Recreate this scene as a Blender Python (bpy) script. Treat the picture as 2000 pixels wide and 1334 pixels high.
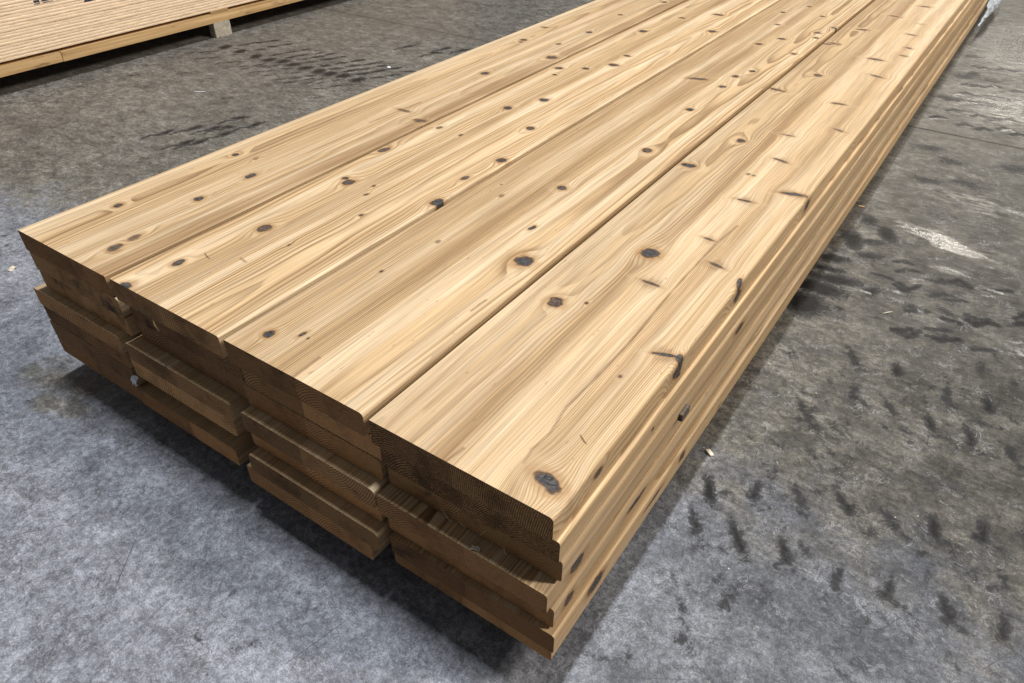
import bpy, bmesh, math, random
import numpy as np
from mathutils import Vector

random.seed(7)
rng = np.random.default_rng(11)
for o in list(bpy.data.objects):
    bpy.data.objects.remove(o)
scn = bpy.context.scene
COL = scn.collection

# ------------------------------------------------------------------ camera
STACK_TOP = 0.359                      # height of the upper face of the lumber stack above the floor
cam_d = bpy.data.cameras.new("camera")
cam = bpy.data.objects.new("camera", cam_d)
COL.objects.link(cam)
cam_d.sensor_width = 36.0
cam_d.lens = 36.0 * 1402.42 / 2000.0
cam_d.clip_start = 0.02
cam_d.clip_end = 200.0
cam.location = (1.3995, -0.4517, 0.6447 + STACK_TOP)
cam.rotation_euler = (0.9111022, -0.0035848, 0.5995458)
scn.camera = cam

# ------------------------------------------------------------------ world and lamps
world = bpy.data.worlds.new("World")
scn.world = world
world.use_nodes = True
bg = world.node_tree.nodes["Background"]
bg.inputs[0].default_value = (0.95, 0.96, 1.0, 1)
bg.inputs[1].default_value = 0.15


def hall_lamp(name, loc, size, power, color, target=None):
    d = bpy.data.lights.new(name, 'AREA')
    d.shape = 'RECTANGLE'
    d.size, d.size_y = size
    d.energy = power
    d.color = color
    o = bpy.data.objects.new(name, d)
    COL.objects.link(o)
    o.location = loc
    if target is not None:
        o.rotation_euler = (Vector(target) - Vector(loc)).to_track_quat('-Z', 'Y').to_euler()
    return o


# high-bay lamps of the hall: one nearly above the front of the stack, one off to the right, one far down the hall
hall_lamp("hall_lamp_near", (.74, 1.25, 9.0), (.36, 1.6), 940, (0.92, 0.96, 1.0))
hall_lamp("hall_lamp_right", (6.5, 2.9, 6.0), (.6, 2.2), 740, (1.0, 0.93, 0.82), (1.5, 2.0, 0))
hall_lamp("hall_lamp_far", (1.40, 11.2, 4.4), (0.5, 1.8), 130, (1.0, 0.93, 0.80), (1.1, 5.5, 0))

scn.view_settings.view_transform = 'Standard'
scn.view_settings.look = 'None'
scn.view_settings.exposure = 0.0
scn.view_settings.gamma = 1.0
scn.view_settings.use_curve_mapping = False
scn.render.engine = 'CYCLES'


# ------------------------------------------------------------------ helpers
class Nodes:
    """small shorthand for building node trees"""

    def __init__(self, name):
        self.m = bpy.data.materials.new(name)
        self.m.use_nodes = True
        self.t = self.m.node_tree
        self.t.nodes.clear()
        self.out = self.t.nodes.new('ShaderNodeOutputMaterial')
        self.bsdf = self.t.nodes.new('ShaderNodeBsdfPrincipled')
        self.t.links.new(self.bsdf.outputs[0], self.out.inputs[0])

    def put(self, sock, v):
        if isinstance(v, bpy.types.NodeSocket):
            self.t.links.new(v, sock)
        elif isinstance(v, (tuple, list)):
            n = len(sock.default_value)
            sock.default_value = tuple(v)[:n] if len(v) >= n else tuple(v) + (1.0,) * (n - len(v))
        else:
            sock.default_value = v

    def attr(self, name):
        n = self.t.nodes.new('ShaderNodeAttribute')
        n.attribute_name = name
        return n.outputs['Fac']

    def math(self, op, a, b=0.0, c=0.0, clamp=False):
        n = self.t.nodes.new('ShaderNodeMath')
        n.operation = op
        n.use_clamp = clamp
        self.put(n.inputs[0], a)
        self.put(n.inputs[1], b)
        self.put(n.inputs[2], c)
        return n.outputs[0]

    def vec(self, op, a, b):
        n = self.t.nodes.new('ShaderNodeVectorMath')
        n.operation = op
        self.put(n.inputs[0], a)
        self.put(n.inputs[1], b)
        return n.outputs['Value'] if op in ('LENGTH', 'DISTANCE', 'DOT_PRODUCT') else n.outputs[0]

    def xyz(self, x, y, z):
        n = self.t.nodes.new('ShaderNodeCombineXYZ')
        for i, v in enumerate((x, y, z)):
            self.put(n.inputs[i], v)
        return n.outputs[0]

    def sep(self, v):
        n = self.t.nodes.new('ShaderNodeSeparateXYZ')
        self.put(n.inputs[0], v)
        return n.outputs

    def obj(self):
        return self.t.nodes.new('ShaderNodeTexCoord').outputs['Object']

    def rand(self):
        return self.t.nodes.new('ShaderNodeObjectInfo').outputs['Random']

    def noise(self, v, scale=1.0, detail=3.0, rough=0.55, dist=0.0):
        n = self.t.nodes.new('ShaderNodeTexNoise')
        self.put(n.inputs['Vector'], v)
        n.inputs['Scale'].default_value = scale
        n.inputs['Detail'].default_value = detail
        n.inputs['Roughness'].default_value = rough
        n.inputs['Distortion'].default_value = dist
        return n.outputs['Fac']

    def voro(self, v, scale, feature='F1', rnd=1.0):
        n = self.t.nodes.new('ShaderNodeTexVoronoi')
        n.feature = feature
        self.put(n.inputs['Vector'], v)
        n.inputs['Scale'].default_value = scale
        n.inputs['Randomness'].default_value = rnd
        return n.outputs[0]

    def step(self, v, lo, hi, a=0.0, b=1.0):
        n = self.t.nodes.new('ShaderNodeMapRange')
        n.interpolation_type = 'SMOOTHSTEP'
        for k, q in (('Value', v), ('From Min', lo), ('From Max', hi), ('To Min', a), ('To Max', b)):
            self.put(n.inputs[k], q)
        return n.outputs[0]

    def mix(self, f, a, b, kind='MIX'):
        n = self.t.nodes.new('ShaderNodeMix')
        n.data_type = 'RGBA'
        n.blend_type = kind
        n.clamp_factor = True
        self.put(n.inputs[0], f)
        self.put(n.inputs[6], a)
        self.put(n.inputs[7], b)
        return n.outputs[2]

    def gain(self, col, g):
        """multiply a colour by a scalar"""
        return self.mix(1.0, col, self.xyz(g, g, g), 'MULTIPLY')

    def bump(self, h, strength, dist):
        n = self.t.nodes.new('ShaderNodeBump')
        n.inputs['Strength'].default_value = strength
        n.inputs['Distance'].default_value = dist
        self.put(n.inputs['Height'], h)
        self.t.links.new(n.outputs[0], self.bsdf.inputs['Normal'])

    def done(self, col, rough=0.6, spec=0.3):
        self.put(self.bsdf.inputs['Base Color'], col)
        self.put(self.bsdf.inputs['Roughness'], rough)
        self.put(self.bsdf.inputs['Specular IOR Level'], spec)
        return self.m


def mesh_obj(name, verts, faces, mats, parent=None, mat_idx=None, attrs=None, smooth=None, loc=(0, 0, 0)):
    """numpy verts (n,3) and quad faces (m,4) -> one linked mesh object"""
    me = bpy.data.meshes.new(name)
    verts = np.asarray(verts, np.float32)
    faces = np.asarray(faces, np.int32)
    k = faces.shape[1]
    me.vertices.add(len(verts))
    me.vertices.foreach_set('co', verts.ravel())
    me.loops.add(faces.size)
    me.loops.foreach_set('vertex_index', faces.ravel())
    me.polygons.add(len(faces))
    me.polygons.foreach_set('loop_start', np.arange(0, faces.size, k, dtype=np.int32))
    try:
        me.polygons.foreach_set('loop_total', np.full(len(faces), k, np.int32))
    except Exception:
        pass
    for m in (mats if isinstance(mats, (list, tuple)) else [mats]):
        me.materials.append(m)
    if mat_idx is not None:
        me.polygons.foreach_set('material_index', np.asarray(mat_idx, np.int32))
    me.update(calc_edges=True)
    me.validate()
    if smooth is not None:
        me.polygons.foreach_set('use_smooth', np.asarray(smooth, bool))
    for an, av in (attrs or {}).items():
        a = me.attributes.new(an, 'FLOAT', 'POINT')
        a.data.foreach_set('value', np.asarray(av, np.float32))
    o = bpy.data.objects.new(name, me)
    COL.objects.link(o)
    o.location = loc
    o.parent = parent
    return o


def bm_obj(name, bm, mat, parent=None, loc=(0, 0, 0), smooth=False):
    me = bpy.data.meshes.new(name)
    bmesh.ops.recalc_face_normals(bm, faces=bm.faces)
    bm.to_mesh(me)
    bm.free()
    me.materials.append(mat)
    if smooth:
        for p in me.polygons:
            p.use_smooth = True
    o = bpy.data.objects.new(name, me)
    COL.objects.link(o)
    o.location = loc
    o.parent = parent
    return o


def box_bm(sx, sy, sz, bevel=0.0, cuts=0, jitter=0.0, seed=0):
    """box from the origin to (sx,sy,sz), eased edges, optional roughening"""
    bm = bmesh.new()
    bmesh.ops.create_cube(bm, size=1.0)
    for v in bm.verts:
        v.co = Vector(((v.co.x + .5) * sx, (v.co.y + .5) * sy, (v.co.z + .5) * sz))
    if bevel:
        bmesh.ops.bevel(bm, geom=bm.edges[:], offset=bevel, segments=2, affect='EDGES', profile=.6)
    if cuts:
        bmesh.ops.subdivide_edges(bm, edges=[e for e in bm.edges if e.calc_length() > .5 * min(sx, sy, sz)], cuts=cuts, use_grid_fill=True)
    if jitter:
        r = random.Random(seed)
        for v in bm.verts:
            v.co += Vector((r.uniform(-1, 1), r.uniform(-1, 1), r.uniform(-1, 1))) * jitter
    return bm


def tag(o, label, cat, group=None):
    o['label'] = label
    o['category'] = cat
    if group:
        o['group'] = group
    return o


def wob(y, seed, amp, periods):
    """smooth 1-D wander"""
    r = np.random.default_rng(seed)
    s = np.zeros_like(y)
    for p in periods:
        s = s + np.sin(2 * np.pi * y / (p * r.uniform(.8, 1.25)) + r.uniform(0, 6.28)) * r.uniform(.5, 1)
    return s * amp / len(periods)


# ------------------------------------------------------------------ materials: wood
def cedar_face(name, dens=1.0):
    n = Nodes(name)
    ring, gx, q, kd, stain, tone, heart = [n.attr(a) for a in ('ring', 'gx', 'knot', 'knot_dark', 'stain', 'tone', 'heart')]
    o = n.sep(n.obj())
    r = n.rand()
    P = n.xyz(n.math('MULTIPLY_ADD', r, 17.3, gx), n.math('MULTIPLY_ADD', r, 31.7, o[1]), n.math('MULTIPLY_ADD', r, 9.1, o[2]))

    def sn(sx, sy, sz, detail=3, rough=.55, dist=0.0):
        return n.noise(n.vec('MULTIPLY', P, (sx, sy, sz)), 1.0, detail, rough, dist)
    n1 = sn(45, 2.2, 45, 3)
    rg = n.math('ADD', ring, n.math('MULTIPLY', n.math('SUBTRACT', n1, .5), .55))
    fr = n.math('FRACT', rg)
    late = n.math('MULTIPLY', n.step(fr, .30, .93), n.step(fr, .945, 1.0, 1, 0))
    amp = n.step(sn(13, .8, 13, 3), .30, .70, .38, 1.0)
    rid = n.noise(n.xyz(n.math('FLOOR', rg), r, tone), 3.7, 0)         # every growth ring its own strength
    amp = n.math('MULTIPLY', amp, n.step(rid, .25, .75, .50, 1.15))
    col = n.mix(n.math('MULTIPLY', n.math('MULTIPLY', late, amp), dens * .88, clamp=True), (.480, .330, .180), (.155, .083, .034) if dens == 1 else (.150, .074, .028))
    band = n.step(sn(24, .30, 24, 5, .62), .44, .72, 0, .55)
    col = n.mix(band, col, (.262, .158, .074))
    pale = n.step(sn(34, .45, 35, 4), .47, .70, 0, .60)
    col = n.mix(pale, col, (.625, .488, .325))
    pink = n.step(n.noise(n.vec('MULTIPLY', P, (9, .6, 9)), 1, 2), .5, .72, 0, .20)
    col = n.mix(pink, col, (.380, .238, .140))
    # broad heartwood (positive) and sapwood (negative) streaks running along the board
    hb = n.math('ADD', heart, n.math('MULTIPLY', n.math('SUBTRACT', sn(60, .7, 60, 4, .6), .5), n.math('MULTIPLY', n.math('ABSOLUTE', heart), 1.4)))
    col = n.mix(n.step(hb, .05, 1.0, 0, .66), col, (.235, .132, .058))
    col = n.mix(n.step(n.math('MULTIPLY', hb, -1.0), .05, 1.0, 0, .55), col, (.660, .525, .362))
    col = n.gain(col, n.step(rid, .2, .8, .93, 1.05))
    col = n.gain(col, tone)
    # fibres and little flecks
    fib = sn(900, 9, 900, 2)
    fib2 = sn(260, 4, 260, 2)
    col = n.gain(col, n.math('ADD', n.step(fib, .30, .70, .84, 1.10), n.step(fib2, .30, .70, -.13, .11)))
    tick = n.step(sn(330, 7, 330, 2), .64, .74, 0, .42)
    col = n.mix(tick, col, (.245, .135, .058))
    speck = n.step(sn(210, 45, 210, 1), .735, .79)
    col = n.mix(n.math('MULTIPLY', speck, .55), col, (.20, .11, .05))
    # stains round knots and streaks of bark
    wobn = sn(150, 22, 150, 3)
    st = n.step(n.math('ADD', stain, n.math('MULTIPLY', n.math('SUBTRACT', wobn, .5), .8)), .12, .95, 0, .92)
    col = n.mix(n.math('MULTIPLY', st, n.step(stain, .02, .15)), col, (.165, .092, .042))
    # knots
    qn = n.math('ADD', q, n.math('MULTIPLY', n.math('SUBTRACT', sn(105, 60, 105, 4), .5), 1.35))
    swirl = n.math('MULTIPLY', n.math('MULTIPLY', n.step(qn, 1.3, 1.9), n.step(qn, 2.1, 3.6, 1, 0)), n.math('MULTIPLY', kd, .26))
    col = n.mix(swirl, col, n.mix(late, (.560, .425, .265), (.300, .185, .085)))
    halo = n.math('MULTIPLY', n.step(qn, .95, 2.3, 1, 0), n.math('MULTIPLY', kd, .62))
    col = n.mix(halo, col, (.315, .180, .080))
    rim = n.math('MULTIPLY', n.step(qn, .85, 1.22, 1, 0), kd)
    col = n.mix(rim, col, (.070, .038, .020))
    core = n.math('MULTIPLY', n.step(qn, .70, .92, 1, 0), kd)
    kn = sn(300, 220, 300, 3)
    kcol = n.mix(n.step(kn, .35, .65), (.027, .028, .031), (.075, .070, .069))
    kcol = n.mix(n.step(n.math('FRACT', n.math('MULTIPLY', qn, 3.5)), .6, .9, 0, .5), kcol, (.045, .032, .026))
    kcol = n.mix(n.step(n.noise(n.vec('MULTIPLY', P, (14, 11, 14)), 1, 1), .46, .60, 0, .55), kcol, n.mix(n.step(kn, .3, .7), (.060, .033, .020), (.160, .090, .050)))
    ck = n.math('ABSOLUTE', n.math('SUBTRACT', n.noise(n.vec('MULTIPLY', P, (90, 60, 90)), 1, 2, .5, .8), .5))
    kcol = n.mix(n.step(ck, 0, .03, .9, 0), kcol, (.010, .008, .007))
    col = n.mix(core, col, kcol)
    h = n.math('SUBTRACT', n.math('MULTIPLY', fib2, .8), n.math('MULTIPLY', late, .7))
    h = n.math('SUBTRACT', h, n.math('MULTIPLY', rim, 1.3))
    n.bump(h, .35, .0007)
    return n.done(col, n.step(fib2, .2, .8, .50, .66), .30)


def cedar_end(name, rough_saw=False):
    n = Nodes(name)
    ring, tone = n.attr('ring'), n.attr('tone')
    o = n.obj()
    r = n.rand()
    P = n.vec('ADD', o, n.xyz(n.math('MULTIPLY', r, 13.0), n.math('MULTIPLY', r, 5.0), n.math('MULTIPLY', r, 21.0)))

    def sn(s, detail=3, rough=.55, st=(1, 1, 1), dist=0.0):
        return n.noise(n.vec('MULTIPLY', P, st), s, detail, rough, dist)
    rg = n.math('ADD', ring, n.math('MULTIPLY', n.math('SUBTRACT', sn(60, 3), .5), .5))
    fr = n.math('FRACT', rg)
    late = n.math('MULTIPLY', n.step(fr, .35, .9), n.step(fr, .93, 1.0, 1, 0))
    base = n.mix(n.step(r, .1, .9), (.400, .202, .078), (.560, .315, .132))
    col = n.mix(n.math('MULTIPLY', late, .85), base, (.125, .058, .022))
    dirt = n.step(sn(14, 4, .62), .46, .72, 0, .70)
    col = n.mix(dirt, col, (.150, .072, .026))
    black = n.step(sn(9, 4, .65, (1, 1, 1.4)), .58, .72, 0, .88)
    col = n.mix(black, col, (.035, .022, .014))
    ckn = n.math('ABSOLUTE', n.math('SUBTRACT', sn(1, 3, .6, (30, 30, 75), 1.2), .5))
    ck = n.math('MULTIPLY', n.step(ckn, 0, .014, 1, 0), n.step(sn(17, 2), .56, .66))
    col = n.mix(ck, col, (.018, .011, .007))
    saw = sn(1, 2, .5, (70, 70, 900))
    col = n.gain(col, n.step(saw, .2, .8, .86, 1.12))
    pores = n.step(sn(420, 2), .25, .75, .80, 1.18)
    col = n.gain(col, pores)
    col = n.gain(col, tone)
    if rough_saw:
        fz = sn(1, 4, .7, (500, 500, 700), .6)
        col = n.mix(n.step(fz, .40, .62), n.gain(col, .50), n.gain(col, 1.35))
        n.bump(n.math('ADD', fz, n.math('MULTIPLY', late, -.9)), .8, .0022)
    else:
        n.bump(n.math('ADD', n.math('MULTIPLY', saw, .5), n.math('MULTIPLY', late, -.6)), .5, .0008)
    return n.done(col, .8, .2)


def plain_timber(name, light, dark, stainy=.5, grain_axis=1):
    n = Nodes(name)
    r = n.rand()
    P = n.vec('ADD', n.obj(), n.xyz(n.math('MULTIPLY', r, 9), n.math('MULTIPLY', r, 15), n.math('MULTIPLY', r, 4)))
    s = [70, 70, 70]
    s[grain_axis] = 3.0
    g = n.noise(n.vec('MULTIPLY', P, tuple(s)), 1, 4, .6)
    col = n.mix(n.step(g, .35, .7), light, dark)
    s2 = [26, 26, 26]
    s2[grain_axis] = 6.0
    st = n.noise(n.vec('MULTIPLY', P, tuple(s2)), 1, 4, .65)
    col = n.mix(n.step(st, .57, .70, 0, stainy), col, tuple(c * .32 for c in dark))
    n.bump(g, .4, .001)
    return n.done(col, .75, .2)


M_FACE = cedar_face("cedar_long_grain")
M_EDGE = cedar_face("cedar_sawn_edge", 1.05)
M_LOW = cedar_face("cedar_lower_boards", .55)
M_END = cedar_end("cedar_end_grain")
M_END_ROUGH = cedar_end("cedar_rough_sawn_end", True)
M_RUNNER = plain_timber("runner_pine", (.52, .345, .17), (.40, .245, .11), .6)
M_BLOCK = plain_timber("weathered_block", (.40, .36, .30), (.30, .25, .19), .3, 0)
M_BEARER = plain_timber("bearer_timber", (.30, .22, .14), (.2, .14, .08), .4, 0)


def simple(name, col, rough=.7, spec=.3, var=.25, scale=60):
    n = Nodes(name)
    v = n.noise(n.obj(), scale, 3)
    c = n.gain(n.mix(0.0, col, col), n.step(v, .25, .75, 1 - var, 1 + var))
    return n.done(c, rough, spec)


# ------------------------------------------------------------------ floor
# strokes and blots of rubber, oil and dirt that lie on the slab (world metres)
FX = np.concatenate([[-40, -20, -10, -6, -4.2], np.arange(-3.4, -2.0, .02), np.arange(-2.0, 2.3, .0062), np.arange(2.3, 2.6, .015), np.arange(2.6, 4.0, .03), [4.5, 6, 10, 20, 40]])
FY = np.concatenate([[-20, -8, -3, -1.4], np.arange(-.75, 3.3, .0062), np.arange(3.4, 6.0, .02), [6.5, 8, 12, 20, 40]])
GX, GY = np.meshgrid(FX, FY)
DARK = np.zeros_like(GX)
LIGHT = np.zeros_like(GX)
GLOSS = np.zeros_like(GX)


SL = (0.6447 + STACK_TOP) / (0.6447 + .387)       # measured slab level -> slab level used here


def fx(x):
    return 1.3995 + (x - 1.3995) * SL


def fy(y):
    return -.4517 + (y + .4517) * SL


def blot(F, x, y, rx, ry, ang, s):
    x, y = fx(x), fy(y)
    rx, ry = max(rx, .0085) * 1.25, max(ry, .0085) * 1.25
    i0, i1 = np.searchsorted(FX, [x - 3.2 * max(rx, ry), x + 3.2 * max(rx, ry)])
    j0, j1 = np.searchsorted(FY, [y - 3.2 * max(rx, ry), y + 3.2 * max(rx, ry)])
    X, Y = GX[j0:j1, i0:i1] - x, GY[j0:j1, i0:i1] - y
    c, s_ = math.cos(ang), math.sin(ang)
    u, v = (X * c + Y * s_) / rx, (-X * s_ + Y * c) / ry
    F[j0:j1, i0:i1] = np.maximum(F[j0:j1, i0:i1], s * np.exp(-(u * u + v * v)))


def stroke(F, pts, w, s):
    for (xa, ya), (xb, yb) in zip(pts[:-1], pts[1:]):
        L = math.hypot(xb - xa, yb - ya)
        m = max(2, int(L / (w * .7)))
        for t in np.linspace(0, 1, m):
            blot(F, xa + (xb - xa) * t, ya + (yb - ya) * t, w, w, 0, s)


R = random.Random(5)
# near right-hand tyre print: rows of lug marks lying across the slab
for row in ([(1.205, .488), (1.278, .53), (1.348, .564), (1.422, .594), (1.498, .603), (1.566, .63), (1.638, .667), (1.71, .69), (1.79, .71)],
            [(1.29, .80), (1.358, .922), (1.433, .914), (1.51, .911), (1.586, .911), (1.658, .91), (1.735, .915), (1.81, .92)],
            [(1.214, .402), (1.287, .412), (1.365, .43), (1.452, .427), (1.526, .454), (1.612, .468), (1.69, .48)],
            [(1.33, 1.04), (1.42, 1.05), (1.526, 1.027), (1.603, 1.041), (1.70, 1.06), (1.80, 1.05)]):
    for (x, y) in row:
        a = math.radians(112 + R.uniform(-22, 22))
        s_ = R.uniform(.85, 1.25)
        L_ = R.uniform(.024, .038)
        blot(DARK, x, y, L_, .0095, a, s_)
        blot(DARK, x - .5 * L_ * math.cos(a), y - .5 * L_ * math.sin(a), R.uniform(.010, .017), R.uniform(.008, .012), R.uniform(0, 3), s_)
        if R.random() < .6:
            blot(DARK, x + R.uniform(.012, .03), y - R.uniform(.02, .035), R.uniform(.010, .022), .006, math.radians(R.uniform(-40, 20)), .75)
for (x, y) in [(1.401, .446), (1.476, .555), (1.263, .229), (1.284, .181), (1.612, .468), (1.679, .582), (1.629, .56), (1.237, .352), (1.31, .377)]:
    blot(DARK, x, y, R.uniform(.012, .028), R.uniform(.007, .012), R.uniform(0, 3), R.uniform(.6, .85))
for k in range(170):
    x, y = 1.2 + R.uniform(0, 1.0), R.uniform(.05, 1.25)
    blot(DARK, x, y, R.uniform(.012, .034), R.uniform(.008, .014), math.radians(105 + R.uniform(-45, 45)), R.uniform(.32, .72))
for k in range(110):
    u = R.uniform(0, .75)
    blot(DARK, 1.20 + u, .58 + u * .35 + R.uniform(-.22, .42), R.uniform(.006, .016), R.uniform(.003, .007), R.uniform(0, 3.1), R.uniform(.4, .75))
# black oil spots beside the stack
for (x, y, rx, ry, a, s) in [(1.19, 1.60, .040, .018, 1.9, 1.25), (1.265, 1.69, .036, .016, 2.0, 1.2), (1.24, 1.62, .03, .012, .3, .9), (1.174, 1.464, .03, .016, .4, 1.1),
                             (1.253, 1.534, .030, .014, .5, .9), (1.205, 1.355, .045, .018, .2, 1.15), (1.176, 1.29, .05, .022, .1, 1.3), (1.172, 1.20, .030, .034, 0, 1.4),
                             (1.296, 1.347, .022, .012, 1.2, 1.0), (1.397, 1.333, .02, .010, .2, .8), (1.475, 1.36, .024, .010, 2.6, .8), (1.544, 1.356, .02, .010, 2.2, .8),
                             (1.20, 1.75, .02, .03, .4, .9), (1.178, 1.40, .028, .010, .1, 1.1)]:
    blot(DARK, x, y, rx * 1.25, ry * 1.3, a, s * 1.1)
# tyre prints further along on the right (curling lugs), pale dried mud between
for row, (y0, n_) in enumerate([(2.78, 22), (2.90, 22), (3.02, 20), (3.17, 20), (3.30, 18), (3.45, 18), (3.6, 16)]):
    for k in range(n_):
        x = 1.22 + k * .066 + R.uniform(-.022, .022) + (row % 2) * .03
        y = y0 + R.uniform(-.035, .035)
        stroke(DARK, [(x, y), (x + .018, y + .028), (x + .040, y + .018)], .0115, R.uniform(.95, 1.35))
        if R.random() < .55:
            u_, v_ = R.uniform(-.03, .03), R.uniform(-.03, .03)
            stroke(LIGHT, [(x + u_, y - .022 + v_), (x + .02 + u_ + R.uniform(-.01, .01), y + .004 + v_), (x + .035 + u_ + R.uniform(-.01, .02), y + R.uniform(-.03, .02) + v_)], .0095, R.uniform(.45, .9))
for (x, y) in [(1.203, 3.064), (1.27, 3.072), (1.366, 3.066), (1.224, 3.405), (1.217, 3.776), (1.32, 3.42), (1.25, 2.45), (1.33, 2.36), (1.29, 2.15), (1.4, 2.2), (1.52, 2.42)]:
    blot(DARK, x, y, .042, .026, R.uniform(-.4, .4), .95)
for k in range(60):
    blot(LIGHT, 1.25 + R.uniform(0, .9), 1.25 + R.uniform(0, .45), R.uniform(.012, .035), R.uniform(.006, .012), R.uniform(-.6, .6), R.uniform(.3, .75))
    x, y = 1.28 + R.uniform(0, .9), 1.2 + R.uniform(0, .35)
    stroke(DARK, [(x, y), (x + R.uniform(.015, .03), y + R.uniform(-.02, .03)), (x + R.uniform(.035, .05), y + R.uniform(-.01, .03))], .009, R.uniform(.85, 1.3))
# scuffs
for k in range(90):
    x, y, a, L = R.uniform(1.15, 2.5), R.uniform(-.2, 2.6), R.uniform(-.5, .5), R.uniform(.02, .09)
    stroke(DARK, [(x, y), (x + L * math.cos(a), y + L * math.sin(a))], .005, R.uniform(.3, .6))
# left-hand prints: a lug row in front of the bundle, dashes beyond and the small dark cluster by the stack
for (x, y) in [(-1.857, 1.805), (-1.739, 1.803), (-1.612, 1.791), (-1.516, 1.789), (-1.446, 1.809), (-1.369, 1.805), (-1.283, 1.801), (-1.198, 1.806), (-1.132, 1.808), (-1.06, 1.823), (-.97, 1.817)]:
    blot(DARK, x, y, .034, .024, math.radians(R.uniform(60, 120)), 1.3)
    for j in range(3):
        a = math.radians(58 + R.uniform(-14, 14))
        blot(DARK, x + .045 + .03 * j + R.uniform(-.012, .012), y + .075 + .072 * j + R.uniform(-.012, .012), R.uniform(.026, .046), R.uniform(.011, .015), a, R.uniform(.85, 1.2))
        blot(DARK, x + .02 - .04 * j, y - .07 - .05 * j + R.uniform(-.02, .02), R.uniform(.022, .040), R.uniform(.009, .013), a, R.uniform(.6, 1.0))
for k in range(110):
    x, y = R.uniform(-2.1, -.75), R.uniform(1.28, 2.5)
    blot(DARK, x, y, R.uniform(.020, .045), R.uniform(.007, .012), math.radians(38 + R.uniform(-20, 20)), R.uniform(.3, .7))
for (x, y) in [(-.734, 1.406), (-.92, 1.211), (-1.023, 1.225), (-.953, .982), (-1.081, 1.055), (-1.018, 1.099), (-.937, 1.082), (-.987, 1.133), (-.987, .952), (-1.133, .969), (-.948, 2.328), (-.95, 2.41), (-.862, 2.44), (-1.124, 2.342)]:
    blot(DARK, x, y, .032, .016, math.radians(75 + R.uniform(-45, 30)), 1.1)
    stroke(DARK, [(x, y), (x - .002, y - .035), (x - .022, y - .055), (x - .018, y - .09)], .007, .85)
for k in range(230):
    x, y, a, L = R.uniform(-2.2, 0), R.uniform(-.35, 1.9), math.radians(30 + R.uniform(-45, 45)), R.uniform(.012, .05)
    stroke(DARK, [(x, y), (x + L * math.cos(a), y + L * math.sin(a) * .9)], .0045, R.uniform(.25, .6))
for k in range(130):
    x, y, a, L = R.uniform(-.2, 2.2), R.uniform(-.75, .5), R.uniform(0, 3.1), R.uniform(.01, .05)
    stroke(DARK, [(x, y), (x + L * math.cos(a), y + L * math.sin(a))], .0045, R.uniform(.2, .5))
for (x, y) in [(.05, -.24), (.07, -.25)]:
    blot(DARK, x, y, .016, .006, .3, .9)
# worn shiny patches
for (x, y, rx, ry, a, s) in [(1.40, 1.74, .12, .035, -.35, 1.25), (1.53, 2.05, .26, .08, -.1, .62), (1.45, 1.58, .06, .025, 0, .8), (1.42, 4.1, .25, .5, 0, .95), (1.5, 3.1, .35, .30, 0, .75), (1.9, 2.4, .4, .2, 0, .6)]:
    blot(GLOSS, x, y, rx, ry, a, s)

idx = np.arange(GX.size).reshape(GX.shape)
FQ = np.stack([idx[:-1, :-1], idx[:-1, 1:], idx[1:, 1:], idx[1:, :-1]], -1).reshape(-1, 4)
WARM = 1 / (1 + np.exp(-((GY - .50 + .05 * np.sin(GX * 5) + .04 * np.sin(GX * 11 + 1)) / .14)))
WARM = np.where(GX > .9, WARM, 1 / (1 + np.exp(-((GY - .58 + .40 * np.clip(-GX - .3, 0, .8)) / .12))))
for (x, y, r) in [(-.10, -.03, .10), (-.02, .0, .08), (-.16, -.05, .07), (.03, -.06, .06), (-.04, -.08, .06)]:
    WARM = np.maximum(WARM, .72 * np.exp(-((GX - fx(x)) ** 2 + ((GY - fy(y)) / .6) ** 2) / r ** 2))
GRIME = np.clip(1 / (1 + np.exp(-(GX - 1.22 + .25 * GY * 0) / .09)), 0, 1) * np.clip(1.15 - .22 * np.abs(GY - .6), .55, 1)

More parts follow.
